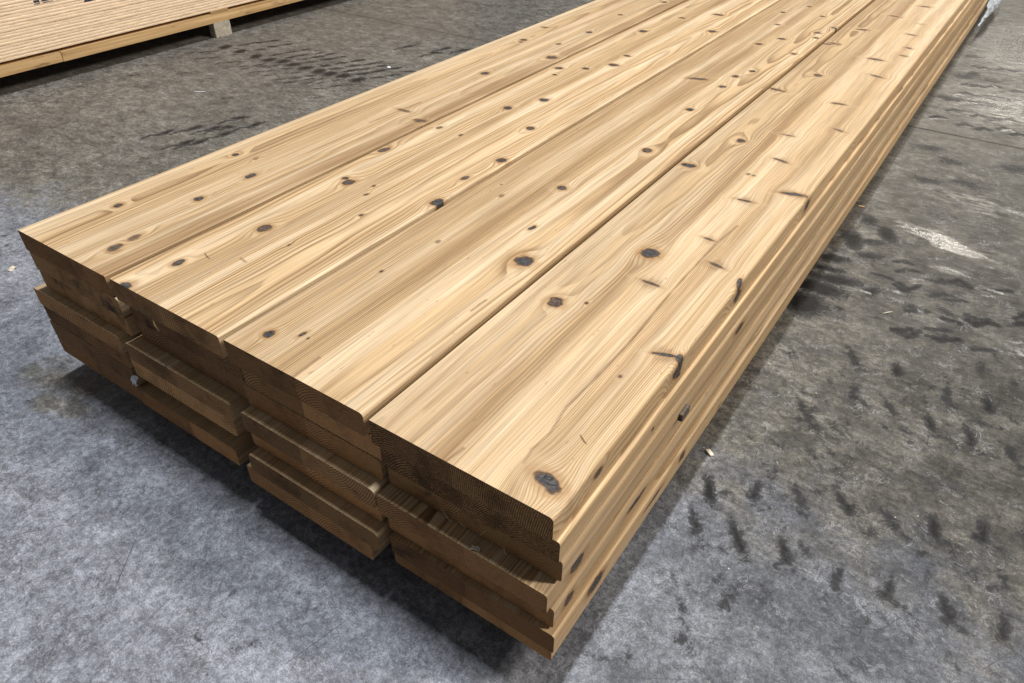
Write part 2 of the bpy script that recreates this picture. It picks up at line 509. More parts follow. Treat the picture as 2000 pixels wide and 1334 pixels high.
def floor_material():
    n = Nodes("worn_concrete")
    dark, light, gloss, warm, grime = [n.attr(a) for a in ('dark_marks', 'pale_marks', 'polish', 'dust', 'grime')]
    p = n.obj()
    s = n.sep(p)
    big = n.noise(p, 1.7, 4, .6)
    mid = n.noise(p, 8, 7, .66, .5)
    patch = n.noise(n.vec('ADD', p, (4.2, 1.1, 0)), 19, 5, .70, .35)
    fine = n.noise(p, 85, 7, .74, .3)
    grit = n.noise(p, 330, 3, .7)
    smear = n.noise(n.vec('MULTIPLY', p, (16, 42, 1)), 1, 7, .70, 1.2)
    w = n.step(n.math('ADD', warm, n.math('MULTIPLY', n.math('SUBTRACT', mid, .5), 1.5)), .2, .8)
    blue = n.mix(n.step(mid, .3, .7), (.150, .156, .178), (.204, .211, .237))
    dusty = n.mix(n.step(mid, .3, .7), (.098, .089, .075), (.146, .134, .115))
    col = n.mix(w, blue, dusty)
    col = n.gain(col, n.math('SUBTRACT', 1.0, n.math('MULTIPLY', grime, n.step(mid, .25, .7, .62, .28))))
    col = n.gain(col, n.step(big, .25, .75, .82, 1.16))
    col = n.gain(col, n.step(patch, .32, .68, .74, 1.26))
    col = n.gain(col, n.step(fine, .34, .66, .64, 1.36))
    col = n.gain(col, n.math('ADD', 1.0, n.math('MULTIPLY', n.step(smear, .32, .68, -.36, .30), n.math('MULTIPLY_ADD', w, .7, .3))))
    col = n.gain(col, n.step(grit, .30, .70, .70, 1.30))
    # hairline wear and crazing
    for sc, dst, lo, st, tint, off in ((24, 1.0, .026, .62, (.045, .044, .046), .5), (55, 1.6, .036, .55, (.05, .048, .049), .46), (33, 1.3, .022, .42, (.42, .42, .44), .58), (9, 2.2, .008, .60, (.04, .04, .041), .52), (15, 1.7, .012, .5, (.045, .044, .045), .44)):
        hv = n.noise(n.vec('ADD', p, (sc * .13, sc * .07, 0)), sc, 5, .66, dst)
        m_ = n.step(n.math('ABSOLUTE', n.math('SUBTRACT', hv, off)), 0, lo, st, 0)
        m_ = n.math('MULTIPLY', m_, n.step(n.noise(p, sc * .45, 3, .6), .42, .60))
        col = n.mix(m_, col, tint)
    # pits and white specks
    pit = n.voro(p, 30)
    col = n.mix(n.step(pit, .03, .07, .8, 0), col, (.045, .045, .045))
    sp = n.voro(n.vec('ADD', p, (3.3, 1.7, 0)), 17)
    col = n.mix(n.step(sp, .012, .028, .8, 0), col, (.6, .58, .54))
    # rubber and oil marks
    e = n.math('MULTIPLY', n.math('SUBTRACT', n.noise(p, 58, 8, .76, 1.0), .5), 2.5)
    d = n.step(n.math('ADD', dark, e), .26, .78)
    d = n.math('MULTIPLY', d, n.step(dark, .04, .22))
    col = n.mix(n.math('MULTIPLY', d, .90), col, (.017, .0165, .018))
    oil = n.step(n.math('ADD', dark, n.math('MULTIPLY', e, .6)), .86, 1.05)
    col = n.mix(oil, col, (.009, .008, .0075))
    lt = n.math('MULTIPLY', n.step(n.math('ADD', light, e), .35, .90), n.step(light, .04, .2))
    col = n.mix(n.math('MULTIPLY', lt, .70), col, (.40, .385, .365))
    # sawn joint of the slab
    jd = n.math('ABSOLUTE', n.math('SUBTRACT', n.math('ADD', s[1], n.math('MULTIPLY', n.math('SUBTRACT', mid, .5), .006)), fy(2.63)))
    jl = n.math('MULTIPLY', n.step(jd, .003, .007, 1, 0), n.step(s[0], -.6, .6, .55, 1))
    col = n.mix(n.step(jd, .01, .10, .40, 0), col, (.085, .075, .062))
    col = n.mix(jl, col, (.018, .016, .014))

    # scratches
    def scratch(a, b, width, st):
        nonlocal col
        ax, ay = a
        L = math.hypot(b[0] - ax, b[1] - ay)
        ux, uy = (b[0] - ax) / L, (b[1] - ay) / L
        dx, dy = n.math('SUBTRACT', s[0], ax), n.math('SUBTRACT', s[1], ay)
        t = n.math('ADD', n.math('MULTIPLY', dx, ux), n.math('MULTIPLY', dy, uy))
        c = n.math('ABSOLUTE', n.math('SUBTRACT', n.math('MULTIPLY', dx, uy), n.math('MULTIPLY', dy, ux)))
        m = n.math('MULTIPLY', n.step(c, width * .4, width, 1, 0), n.math('MULTIPLY', n.step(t, 0, .01), n.step(t, L - .02, L, 1, 0)))
        col = n.mix(n.math('MULTIPLY', m, st), col, (.05, .05, .055))
    scratch((.516, -.262), (.457, -.186), .0011, .85)
    scratch((.83, -.20), (.857, -.087), .0010, .75)
    scratch((.22, -.05), (.45, -.03), .0012, .4)
    scratch((1.52, .33), (1.555, .40), .0011, .8)
    scratch((1.30, .18), (1.36, .21), .002, .5)
    scratch((1.66, .36), (1.70, .43), .0011, .7)
    scratch((.28, -.30), (.40, -.16), .0009, .5)
    scratch((.62, -.34), (.60, -.22), .0010, .5)
    scratch((.10, -.22), (.21, -.17), .0010, .45)
    scratch((1.22, .05), (1.33, .12), .0012, .5)
    scratch((1.42, .18), (1.40, .30), .0010, .6)
    scratch((-.22, .05), (-.12, .12), .0014, .5)
    scratch((.02, -.12), (.10, .03), .0016, .35)
    rough = n.step(fine, .3, .7, .42, .62)
    gl = n.step(n.math('ADD', gloss, n.math('MULTIPLY', n.math('SUBTRACT', smear, .5), 1.5)), .35, .95)
    gl = n.math('MULTIPLY', gl, n.step(gloss, .05, .3))
    rough = n.math('SUBTRACT', rough, n.math('MULTIPLY', gl, .30))
    h = n.math('ADD', n.math('MULTIPLY', fine, .6), n.math('MULTIPLY', smear, .7))
    h = n.math('SUBTRACT', h, n.math('MULTIPLY', d, .25))
    h = n.math('SUBTRACT', h, n.math('MULTIPLY', jl, 3.0))
    h = n.math('ADD', h, n.math('MULTIPLY', lt, .5))
    n.bump(h, .5, .0022)
    return n.done(col, rough, n.math('MULTIPLY_ADD', gl, .3, .20))


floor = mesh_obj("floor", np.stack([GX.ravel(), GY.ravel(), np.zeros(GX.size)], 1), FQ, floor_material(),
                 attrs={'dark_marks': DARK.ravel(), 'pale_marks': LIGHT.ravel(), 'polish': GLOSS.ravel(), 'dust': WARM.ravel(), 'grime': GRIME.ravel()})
floor['kind'] = 'structure'

# ------------------------------------------------------------------ lumber boards
LEN = 4.88
TH = 0.0385
# knots on the upper boards, world x, world y, radius across, radius along, darkness
KN = {
 1: [(.0646, .1582, .009, .009, 1), (.1678, .2641, .009, .010, 1), (.1677, .3921, .009, .014, .85), (.0543, .4438, .008, .009, .95), (.2027, .1019, .009, .014, .55),
     (.2065, .0628, .010, .013, .75), (.1714, 1.2134, .012, .013, 1), (.0747, 1.5544, .010, .010, .9), (.0809, 1.5305, .007, .007, .8), (.050, 1.7217, .014, .006, .7),
     (.1898, 1.5793, .009, .009, .7), (.2464, 1.4485, .016, .016, .75), (.2017, 1.7539, .010, .010, .9), (.1817, 2.0172, .009, .009, .9), (.2287, 2.283, .010, .010, .9),
     (.09, 2.6, .013, .012, .9), (.20, 2.9, .012, .012, .9), (.12, 3.3, .013, .012, .9), (.108, .455, .006, .010, .35), (.18, .86, .024, .006, .5), (.255, .83, .020, .010, .6)],
 2: [(.3415, .0939, .0085, .010, 1), (.3674, .2572, .0115, .013, 1), (.3578, .4856, .012, .013, 1), (.338, .4954, .007, .008, 1), (.3046, .6487, .010, .016, .8), (.333, -.004, .012, .014, 1),
     (.4105, .502, .004, .006, .8), (.425, .4644, .004, .007, .7), (.3228, .8236, .007, .010, .65), (.3926, .8146, .005, .007, .8), (.3817, 1.0232, .011, .012, 1),
     (.4261, 1.1269, .012, .012, .9), (.3191, 1.3735, .012, .010, .9), (.341, 1.3155, .007, .006, .9), (.3843, 1.4135, .010, .009, .9), (.435, 1.4898, .015, .012, 1),
     (.4254, 1.5929, .012, .007, .8), (.3429, 1.8685, .014, .012, 1), (.378, 2.1037, .012, .008, .7), (.531, 2.001, .014, .013, 1), (.4681, 2.2193, .017, .012, .9),
     (.5031, .9414, .0095, .010, 1), (.5517, .7533, .011, .012, 1), (.5405, .6362, .006, .015, .75), (.5621, .5191, .013, .014, 1), (.4768, .3958, .004, .005, .7),
     (.4505, .2426, .003, .006, .7), (.40, 2.7, .014, .012, 1), (.52, 2.95, .014, .013, .9), (.36, 3.2, .014, .013, .9), (.48, 3.5, .014, .013, .9)],
 3: [(.6258, .0468, .0085, .0085, 1), (.6673, .0739, .004, .009, .85), (.6816, .0717, .002, .003, .9), (.8215, .4322, .0165, .0165, 1), (.7708, .5391, .005, .009, .95),
     (.7297, .7123, .011, .010, .8), (.649, .6144, .005, .008, .45), (.6444, .2698, .003, .005, .8), (.6595, .4005, .004, .006, .4), (.7881, .9818, .011, .012, 1),
     (.7629, 1.2761, .0095, .010, 1), (.7644, 1.49, .0085, .010, 1), (.7627, 1.5944, .0085, .010, 1), (.7859, 1.6663, .0085, .010, 1), (.6853, 1.5132, .030, .009, .65),
     (.7089, 1.9441, .012, .010, 1), (.7502, 2.0438, .013, .010, .9), (.8314, 1.9034, .009, .009, 1), (.8243, 2.1847, .011, .010, .9), (.8377, 2.1198, .009, .009, .9),
     (.855, 2.2786, .012, .010, .9), (.6826, 2.2102, .012, .008, .8), (.6435, 2.3877, .010, .010, .8), (.6978, 2.5277, .010, .010, .8), (.7781, 2.4119, .009, .010, .9),
     (.70, 2.9, .012, .012, .9), (.80, 3.2, .012, .012, .9), (.75, 3.6, .012, .012, .9), (.62, .655, .003, .004, .5)],
 4: [(.9316, .3586, .0125, .0125, 1), (.9893, .5793, .016, .016, 1), (.9736, .3841, .003, .004, .8), (.8972, .9613, .015, .010, 1), (.9415, 1.1562, .011, .011, .9),
     (1.1195, .0385, .0205, .0110, 1), (1.1304, .3347, .0165, .0036, .95), (1.1500, .3408, .0045, .010, 1), (1.1250, .9516, .027, .007, .9), (1.0307, .4933, .017, .0036, .8),
     (1.0544, .8688, .017, .0040, .85), (1.0526, 1.0984, .018, .005, .7), (1.0989, .608, .017, .0036, .75), (1.0538, .6848, .013, .0035, .7), (1.1500, .5798, .004, .014, .9),
     (1.0175, .9918, .005, .006, .5), (1.029, .9906, .004, .005, .5), (.9505, 1.7369, .014, .010, .9), (.8858, 2.0685, .016, .005, .9), (.9376, 2.3105, .020, .007, .9),
     (.9886, 2.5604, .022, .008, 1), (1.0845, 2.3377, .020, .006, .7), (1.0502, 1.9876, .022, .007, .95), (.9029, 2.0874, .020, .006, .8), (1.1083, 2.1702, .013, .006, .8),
     (1.1107, 2.0739, .013, .005, .8), (1.0834, 2.5008, .016, .006, .7), (1.05, 2.7767, .020, .009, .8), (1.0894, 1.8232, .022, .006, .7), (1.0642, 1.5357, .016, .006, .7),
     (.8935, 1.5501, .024, .006, .9), (1.0546, 1.5335, .013, .006, .7), (1.0999, .2562, .0035, .004, .6), (1.02, 1.25, .018, .004, .5), (1.11, 1.35, .018, .005, .55),
     (.95, 2.95, .016, .012, .9), (1.06, 3.2, .018, .008, .9), (.98, 3.6, .016, .012, .9), (.885, -.001, .006, .012, .0), ],
}
STREAK = {
 4: [[(1.000, -.004), (1.003, .014), (1.0045, .026)], [(1.079, .047), (1.075, .071), (1.078, .109), (1.071, .161), (1.074, .23), (1.076, .32), (1.076, .342), (1.07, .486), (1.07, .57), (1.071, .679), (1.079, .762)]],
 3: [[(.836, .264), (.838, .302)], [(.73, .0), (.728, .05)]],
 2: [[(.434, .16), (.416, .164)]],
 1: [[(.165, .75), (.175, .93)]],
}
# gluing line and the growth-ring centre of each half: (pith x, pith z, ring width, drift)
HALF = {
 1: (.175, (.070, -.075, .0027, .020), (.235, -.110, .0030, .020)),
 2: (.419, (.330, -.055, .0032, .016), (.505, -.050, .0036, .022)),
 3: (.731, (.560, -.030, .0034, .010), (.800, -.042, .0040, .024)),
 4: (1.006, (.925, -.040, .0036, .020), (1.34, -.030, .0029, .010)),
}
XR = {1: (.002, .2790), 2: (.2905, .5685), 3: (.5812, .8600), 4: (.8735, 1.1530)}


def profile(w, nx, rl, rr):
    """x stations across a board with eased corners and the edge drop at each station"""
    a = np.linspace(0, np.pi / 2, 5)
    xl = rl * (1 - np.cos(a))
    xr = w - rr * (1 - np.cos(a))[::-1]
    xm = np.linspace(rl, w - rr, nx)[1:-1]
    x = np.concatenate([xl, xm, xr])
    d = np.zeros_like(x)
    d[:5] = rl * (1 - np.sin(a))
    d[-5:] = rr * (1 - np.sin(a))[::-1]
    return x, d


def fields(x, y, z, w, th, seam, halves, knots, streaks, seed, toneL, toneR, bands=()):
    gx, ybend = x.copy(), np.zeros_like(x)
    q = np.full(x.shape, 8.0)
    kd = np.zeros_like(x)
    stain = np.zeros_like(x)
    bumpR = np.zeros_like(x)
    r_ = np.random.default_rng(seed + 99)
    for (kx, ky, rx, ry, dk) in knots:
        dx, dy = x - kx, y - ky
        near = (np.abs(dy) < 22 * max(rx, ry)) & (np.abs(dx) < 12 * max(rx, ry))
        if not near.any():
            continue
        dx, dy = dx[near], dy[near]
        tilt = r_.uniform(-.25, .25) if rx < 2 * ry else r_.uniform(-.42, .38)
        ux = dx * math.cos(tilt) + dy * math.sin(tilt)
        uy = -dx * math.sin(tilt) + dy * math.cos(tilt)
        rho = np.sqrt((ux / rx) ** 2 + (uy / ry) ** 2)
        e2 = (dx / (1.25 * rx)) ** 2 + (dy / (2.6 * max(ry, .45 * rx))) ** 2
        gx[near] -= dx * np.exp(-e2 * .55) * (.72 if rx < 2 * ry else .35)
        A = min(max(rx, ry) * .42, .0055) * (1 if rx < 2 * ry else .45) * (1 if r_.random() < .75 else -1)
        bumpR[near] += A * np.exp(-((dx / (1.7 * rx)) ** 2 + (dy / (2.7 * max(ry, .4 * rx))) ** 2))
        upd = rho < q[near]
        qq, kk, ss = q[near], kd[near], stain[near]
        qq[upd] = rho[upd]
        kk[upd] = dk
        q[near], kd[near] = qq, kk
        spike = rx > 2 * ry
        s = dk * (.42 if not spike else .95) * np.exp(-(dx / (1.5 * rx)) ** 2 - (np.abs(dy) / ((3.2 * ry) if not spike else .020)) ** 1.5)
        stain[near] = np.maximum(ss, s)
    for pts in streaks:
        for (xa, ya), (xb, yb) in zip(pts[:-1], pts[1:]):
            px, py = xb - xa, yb - ya
            L2 = px * px + py * py
            t = np.clip(((x - xa) * px + (y - ya) * py) / L2, 0, 1)
            d = np.hypot(x - xa - t * px, y - ya - t * py)
            stain = np.maximum(stain, .78 * np.exp(-(d / .0030) ** 2))
    left = x < seam
    ring = np.zeros_like(x)
    for k, h in enumerate(halves):
        m = left if k == 0 else ~left
        pxx, pz, sp, dr = h
        cx = pxx + wob(y[m], seed * 7 + k, dr * .40, (3.4, 1.7)) + .0007 * wob(y[m], seed * 5 + k, 1, (.23, .15))
        cz = pz + (-.0065 if (seed + k) % 2 else .0065) * (y[m] - 1.5) + wob(y[m], seed * 13 + k, dr * .28, (3.3, 1.6)) + .0006 * wob(y[m], seed * 3 + k, 1, (.27, .19))
        Rr = np.sqrt((gx[m] - cx) ** 2 + (z[m] - cz) ** 2) + bumpR[m]
        Rr = Rr + .25 * sp * np.sin(Rr / (sp * 4.3) + seed) + .3 * sp * np.sin(Rr / (sp * 9.1))
        ring[m] = Rr / sp + 40 * k + 20
    tone = np.where(left, toneL, toneR)
    heart = np.zeros_like(x)
    for k, (bx, bw, bs) in enumerate(bands):
        c_ = bx + wob(y, seed * 17 + k, .35 * bw + .002, (1.9, .8, .45))
        g_ = bw * (1 + wob(y, seed * 19 + k, .45, (1.1, .5)))
        heart = heart + bs * (.75 + wob(y, seed * 23 + k, .35, (1.3, .4))) * np.exp(-np.abs((gx - c_) / g_) ** 2.5)
    return ring, gx + np.where(left, 0, .7), q, kd, stain, tone, heart


def make_board(name, x0, w, y0, z0, length, th, nx, ys, seam, halves, knots, streaks, seed, rl, rr, tones, end_mat, side_nz=3, bow=0.0, end_tone=1.0, side_knots=(), bands=(), face_mat=None):
    face_mat = face_mat or M_FACE
    x, d = profile(w, nx, rl, rr)
    sx = seam - x0
    i = np.searchsorted(x, sx)
    if 5 < i < len(x) - 5:                               # a clean break in the grain at the glue line
        x = np.concatenate([x[:i], [sx - .0003, sx + .0003], x[i:]])
        d = np.concatenate([d[:i], [0, 0], d[i:]])
    n = len(x)
    top = np.stack([x, th - d], 1)
    bot = np.stack([x[::-1], d[::-1]], 1)
    zs = np.linspace(0, 1, side_nz + 2)[1:-1]
    rt = np.stack([np.full(side_nz, x[-1]), (th - d[-1]) + (d[-1] - (th - d[-1])) * zs], 1)
    lf = np.stack([np.full(side_nz, x[0]), d[0] + ((th - d[0]) - d[0]) * zs], 1)
    loop = np.concatenate([top, rt, bot, lf])
    m = len(loop)
    ys = np.asarray(ys)
    PX = np.tile(loop[:, 0], len(ys))
    PZ = np.tile(loop[:, 1], len(ys))
    PY = np.repeat(ys, m)
    ring, gx, q, kd, stain, tone, heart = fields(PX + x0, PY + y0, PZ, w, th, seam, halves, knots, streaks, seed, *tones, bands)
    if len(side_knots):                                   # knots on the right-hand edge, (y, z, r along, r up)
        e = PX > w - .004
        for (ky, kz, ra, ru) in side_knots:
            rho = np.hypot((PY[e] - ky) / ra, (PZ[e] - kz) / ru)
            qe, ke, se, re_ = q[e], kd[e], stain[e], ring[e]
            u = rho < qe
            qe[u], ke[u] = rho[u], 1.0
            q[e], kd[e] = qe, ke
            stain[e] = np.maximum(se, .5 * np.exp(-((PY[e] - ky) / (ra * 3)) ** 2 - ((PZ[e] - kz) / (ru * 1.6)) ** 2))
            ring[e] = re_ + 2.2 * np.exp(-((PY[e] - ky) / (ra * 2.6)) ** 2 - ((PZ[e] - kz) / (ru * 1.7)) ** 2)
    wx = wob(PY, seed + 400, .0012, (3.1, 1.3))
    V = [np.stack([PX + wx, PY, PZ], 1)]
    ii = np.arange(len(ys) - 1)[:, None] * m
    j = np.arange(m)[None]
    jn = (j + 1) % m
    F = [np.stack([ii + j, ii + m + j, ii + m + jn, ii + jn], -1).reshape(-1, 4)]
    att = [np.stack([ring, gx, q, kd, stain, tone, heart], 1)]
    mi = [np.zeros(len(F[0]), int)]
    base = len(V[0])
    nz = 9
    for end, yy in ((0, ys[0]), (1, ys[-1])):
        tt = np.linspace(0, 1, nz)
        cx = np.tile(x, nz)
        cz = (d[None] + (th - 2 * d)[None] * tt[:, None]).ravel()
        cy = np.full(cx.shape, yy)
        fr_ = fields(cx + x0, cy + y0, cz, w, th, seam, halves, [], [], seed, *(end_tone if isinstance(end_tone, tuple) else (end_tone, end_tone)))
        ra = np.stack(fr_, 1)
        V.append(np.stack([cx + wob(cy, seed + 400, .0012, (3.1, 1.3)), cy, cz], 1))
        att.append(ra)
        g = np.arange(nz * n).reshape(nz, n) + base
        f = np.stack([g[:-1, :-1], g[:-1, 1:], g[1:, 1:], g[1:, :-1]], -1).reshape(-1, 4)
        if end:
            f = f[:, ::-1]
        F.append(f)
        mi.append(np.ones(len(f), int))
        base += nz * n
    V, F, att, mi = np.concatenate(V), np.concatenate(F), np.concatenate(att), np.concatenate(mi)
    sm = np.concatenate([np.ones(len(F) - (mi == 1).sum(), bool), np.zeros((mi == 1).sum(), bool)])
    return mesh_obj(name, V, F, [face_mat, end_mat], mat_idx=mi, smooth=sm, loc=(x0, y0, z0),
                    attrs=dict(zip(('ring', 'gx', 'knot', 'knot_dark', 'stain', 'tone', 'heart'), att.T)))


BANDS = {
 1: [(.262, .026, 1.25), (.015, .012, -.6), (.040, .012, -.5), (.085, .010, .55), (.120, .012, .35), (.150, .008, -.7), (.195, .012, -.8), (.225, .010, -.4)],
 2: [(.302, .010, .45), (.322, .012, -.5), (.352, .016, -.3), (.405, .014, .75), (.432, .012, -1.0), (.470, .016, .25), (.510, .012, -.35), (.545, .010, .5), (.566, .010, -.8)],
 3: [(.598, .014, .55), (.630, .018, .35), (.672, .014, .50), (.705, .018, .70), (.742, .012, -.6), (.775, .016, -.5), (.812, .012, .35), (.838, .012, -.5), (.856, .008, .5)],
 4: [(.890, .012, .55), (.912, .014, .35), (.945, .014, -.2), (.975, .016, .60), (.996, .010, .95), (1.020, .012, -.7), (1.046, .010, -.4), (1.066, .012, -.5), (1.098, .012, .40), (1.118, .008, -.3), (1.144, .010, -.55)],
}
YS_TOP = np.concatenate([np.arange(0, 1.0, .003), np.arange(1.0, 2.4, .005), np.arange(2.4, LEN, .014), [LEN]])
YS_SIDE = np.concatenate([np.arange(0, 1.4, .006), np.arange(1.4, LEN, .03), [LEN]])
YS_LOW = np.linspace(0, LEN, 60)
# z of the underside of the seven layers, top layer first
LT = [.0421, .0402, .0405, .0386, .0408, .0400, .0405]
LZ = [STACK_TOP - .0421 - k * .04248 for k in range(7)]
# how far each board end juts towards the viewer (negative y) and sits sideways, per column and layer
YO = {1: [-.002, .000, .003, -.012, -.007, -.008, -.007],
      2: [-.001, .008, .010, -.013, -.010, .030, -.010],
      3: [-.001, .006, .005, -.014, -.004, -.024, -.021],
      4: [-.004, .002, .008, -.016, -.005, -.013, -.003]}
XO = {1: [0, .002, -.002, -.027, -.037, -.038, -.040],
      2: [0, .012, .014, -.012, -.022, -.030, -.045],
      3: [0, .014, .008, .008, .003, .010, -.012],
      4: [0, .006, .008, .004, .008, .016, .008]}
COLW = {1: "leftmost column", 2: "second column from the left", 3: "third column from the left", 4: "rightmost column"}
LAYW = ["top", "second", "third", "fourth", "fifth", "sixth", "bottom"]
TOPLAB = {1: "knotty pale cedar board on top of the leftmost column of the stack",
          2: "cedar board on top of the second column with large knots along its right edge",
          3: "cedar board on top of the third column with one big round black knot",
          4: "rough ended cedar board on top of the rightmost column, big flat knot at its corner"}
LOWLAB = {
 (1, 2): "dark cedar board directly under the top board of the leftmost column",
 (1, 3): "recessed cedar board in the leftmost column, third layer from the top",
 (1, 4): "jutting cedar board in the leftmost column, fourth layer, its upper face showing",
 (1, 5): "dark cedar board in the leftmost column, right below the jutting one",
 (1, 6): "dark cedar board in the leftmost column, second layer from the floor",
 (1, 7): "lowest cedar board of the leftmost column, nearest the floor",
 (2, 2): "very dark cedar board under the top board of the second column",
 (2, 3): "dark recessed cedar board in the second column, third layer from the top",
 (2, 4): "jutting dark cedar board of the second column, just above the one with white plastic",
 (2, 5): "lighter ended cedar board in the second column with a white plastic scrap at its corner",
 (2, 6): "deeply recessed cedar board in the second column, second layer from the floor",
 (2, 7): "lowest cedar board of the second column, jutting out near the floor",
 (3, 2): "cedar board with wavy end rings under the top board of the third column",
 (3, 3): "cedar board in the third column, third layer from the top, above the jutting one",
 (3, 4): "jutting cedar board in the third column, fourth layer, with a lit upper edge",
 (3, 5): "cedar board in the third column, recessed between two jutting boards",
 (3, 6): "dark stained cedar board in the third column, second layer from the floor",
 (3, 7): "lowest cedar board of the third column, nearest the floor",
 (4, 2): "rough sawn fuzzy ended cedar board under the top board of the rightmost column",
 (4, 3): "dark cedar board of the rightmost column, above the widest visible ledge",
 (4, 4): "cedar board jutting out as a ledge in the rightmost column, fourth layer",
 (4, 5): "cedar board in the rightmost column, right below the ledge, with curved end rings",
 (4, 6): "dark ended cedar board in the rightmost column, second layer from the floor",
 (4, 7): "lowest cedar board of the rightmost column, at the front corner near the floor",
}
TONE = {1: (1.00, .93), 2: (1.0, 1.04), 3: (.95, 1.0), 4: (.93, 1.02)}
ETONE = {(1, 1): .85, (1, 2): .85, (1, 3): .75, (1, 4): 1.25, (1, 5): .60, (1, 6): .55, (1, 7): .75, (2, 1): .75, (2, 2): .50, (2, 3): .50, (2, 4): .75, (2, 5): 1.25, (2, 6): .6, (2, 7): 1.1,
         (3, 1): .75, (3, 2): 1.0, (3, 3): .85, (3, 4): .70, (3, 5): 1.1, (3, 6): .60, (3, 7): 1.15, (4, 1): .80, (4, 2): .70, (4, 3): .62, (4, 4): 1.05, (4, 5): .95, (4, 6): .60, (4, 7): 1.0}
SIDEK = {1: [(.333, .022, .011, .010), (.580, .018, .016, .010), (.105, .022, .010, .006), (.97, .02, .015, .010)], 2: [(.25, .02, .004, .004), (.75, .02, .014, .01)],
         3: [(.60, .02, .02, .008)], 4: [(.072, .021, .018, .013), (.50, .02, .01, .008)], 5: [(.038, .018, .012, .010), (.562, .015, .011, .011), (.23, .02, .03, .006)],
         6: [(.110, .024, .020, .013), (.30, .02, .034, .004), (.404, .02, .012, .010)], 7: [(.050, .024, .008, .006), (.20, .02, .01, .008), (.60, .02, .012, .01)]}
SIDEK = {k: [v_ for i_, v_ in enumerate(v) if i_ % 2 == 0 or k in (1, 6)] for k, v in SIDEK.items()}
GROUP = "cedar boards of the lumber stack"
for c in (1, 2, 3, 4):
    xa, xb = XR[c]
    for L in range(7):
        sd = c * 31 + L * 7
        if L == 0:
            o = make_board("cedar_board", xa, xb - xa, YO[c][0], LZ[0], LEN, LT[0], 100, YS_TOP, HALF[c][0], HALF[c][1:], KN[c], STREAK.get(c, []), sd,
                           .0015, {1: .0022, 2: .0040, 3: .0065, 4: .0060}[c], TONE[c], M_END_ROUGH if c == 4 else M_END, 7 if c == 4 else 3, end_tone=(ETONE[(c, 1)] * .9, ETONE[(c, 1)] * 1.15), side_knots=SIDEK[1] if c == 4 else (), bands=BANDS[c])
            tag(o, TOPLAB[c], 'board', GROUP)
            continue
        rr_ = random.Random(sd)
        x0 = xa + XO[c][L]
        w = .2830 if c < 4 else .280
        seam = x0 + w * rr_.uniform(.44, .56)
        hv = ((x0 + w * rr_.uniform(.1, .35), rr_.choice([-.05, -.03, .07, .09]), rr_.uniform(.0030, .0048), .012),
              (x0 + w * rr_.uniform(.6, 1.05), rr_.choice([-.05, -.03, .06, .09]), rr_.uniform(.0030, .0050), .012))
        if c == 4:                                        # tight, nearly straight lines on the edge that shows
            hv = (hv[0], (x0 + w * rr_.uniform(.80, 1.05), rr_.choice([-.045, -.03, .07, .085]), rr_.uniform(.0017, .0032), .030))
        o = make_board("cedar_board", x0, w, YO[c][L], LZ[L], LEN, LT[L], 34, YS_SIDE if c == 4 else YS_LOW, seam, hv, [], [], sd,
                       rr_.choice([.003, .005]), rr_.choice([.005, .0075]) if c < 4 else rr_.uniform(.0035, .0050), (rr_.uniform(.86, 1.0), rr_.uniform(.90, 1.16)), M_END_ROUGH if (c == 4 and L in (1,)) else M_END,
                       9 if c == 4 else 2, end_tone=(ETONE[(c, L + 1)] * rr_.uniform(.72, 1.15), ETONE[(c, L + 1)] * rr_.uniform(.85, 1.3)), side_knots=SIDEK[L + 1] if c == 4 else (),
                       bands=[(x0 + w, .012, rr_.uniform(-.5, .6))] if c == 4 else (), face_mat=M_EDGE if c == 4 else M_LOW)
        tag(o, LOWLAB[(c, L + 1)], 'board', GROUP)

# a wooden stub between two layers, bearers under the stack
M_LATH = plain_timber("grey_lath", (.105, .088, .068), (.06, .05, .04), .3, 0)
b = box_bm(.0125, .028, .0135, .0012, 1, .0008, 3)
tag(bm_obj("wood_stub", b, M_LATH, loc=(1.1560, .353, STACK_TOP - .1275)), "small grey wooden stub sticking out of the right side of the stack", 'wood stub')
for y in (.55, 1.65, 2.75, 3.85, 4.6):
    o = bm_obj("bearer_beam", box_bm(1.06, .09, LZ[6] - .0002, .003), M_BEARER, loc=(.04, y, 0))
    tag(o, "squared timber bearer lying on the floor under the lumber stack", 'bearer', 'bearers under the lumber stack')

# ------------------------------------------------------------------ bundle of panels behind, on the left
BX = fx(-2.02)
PY0 = fy(.22)


def osb_edge():
    n = Nodes("strand_board_edge")
    r = n.rand()
    P = n.vec('ADD', n.obj(), n.xyz(n.math('MULTIPLY', r, 5), n.math('MULTIPLY', r, 23), n.math('MULTIPLY', r, 7)))
    a = n.noise(n.vec('MULTIPLY', P, (60, 26, 420)), 1, 4, .65)
    c = n.noise(n.vec('MULTIPLY', P, (40, 9, 120)), 1, 3, .6)
    col = n.mix(n.step(a, .32, .70), (.84, .655, .465), (.66, .475, .31))
    col = n.gain(col, n.step(c, .25, .75, .92, 1.06))
    col = n.mix(n.step(n.noise(n.vec('MULTIPLY', P, (30, 60, 300)), 1, 2), .66, .74, 0, .6), col, (.22, .13, .06))
    col = n.gain(col, n.step(r, 0, 1, .95, 1.05))
    n.bump(a, .5, .0015)
    return n.done(col, .75, .25)


M_OSB = osb_edge()
M_INK = simple("navy_stencil_ink", (.030, .036, .070), .8, .1, .5, 220)
PT = .0111
NPAN = 40
PZ0 = .1275 * SL
R2 = random.Random(21)
ys_p = np.linspace(0, 3.7, 160)
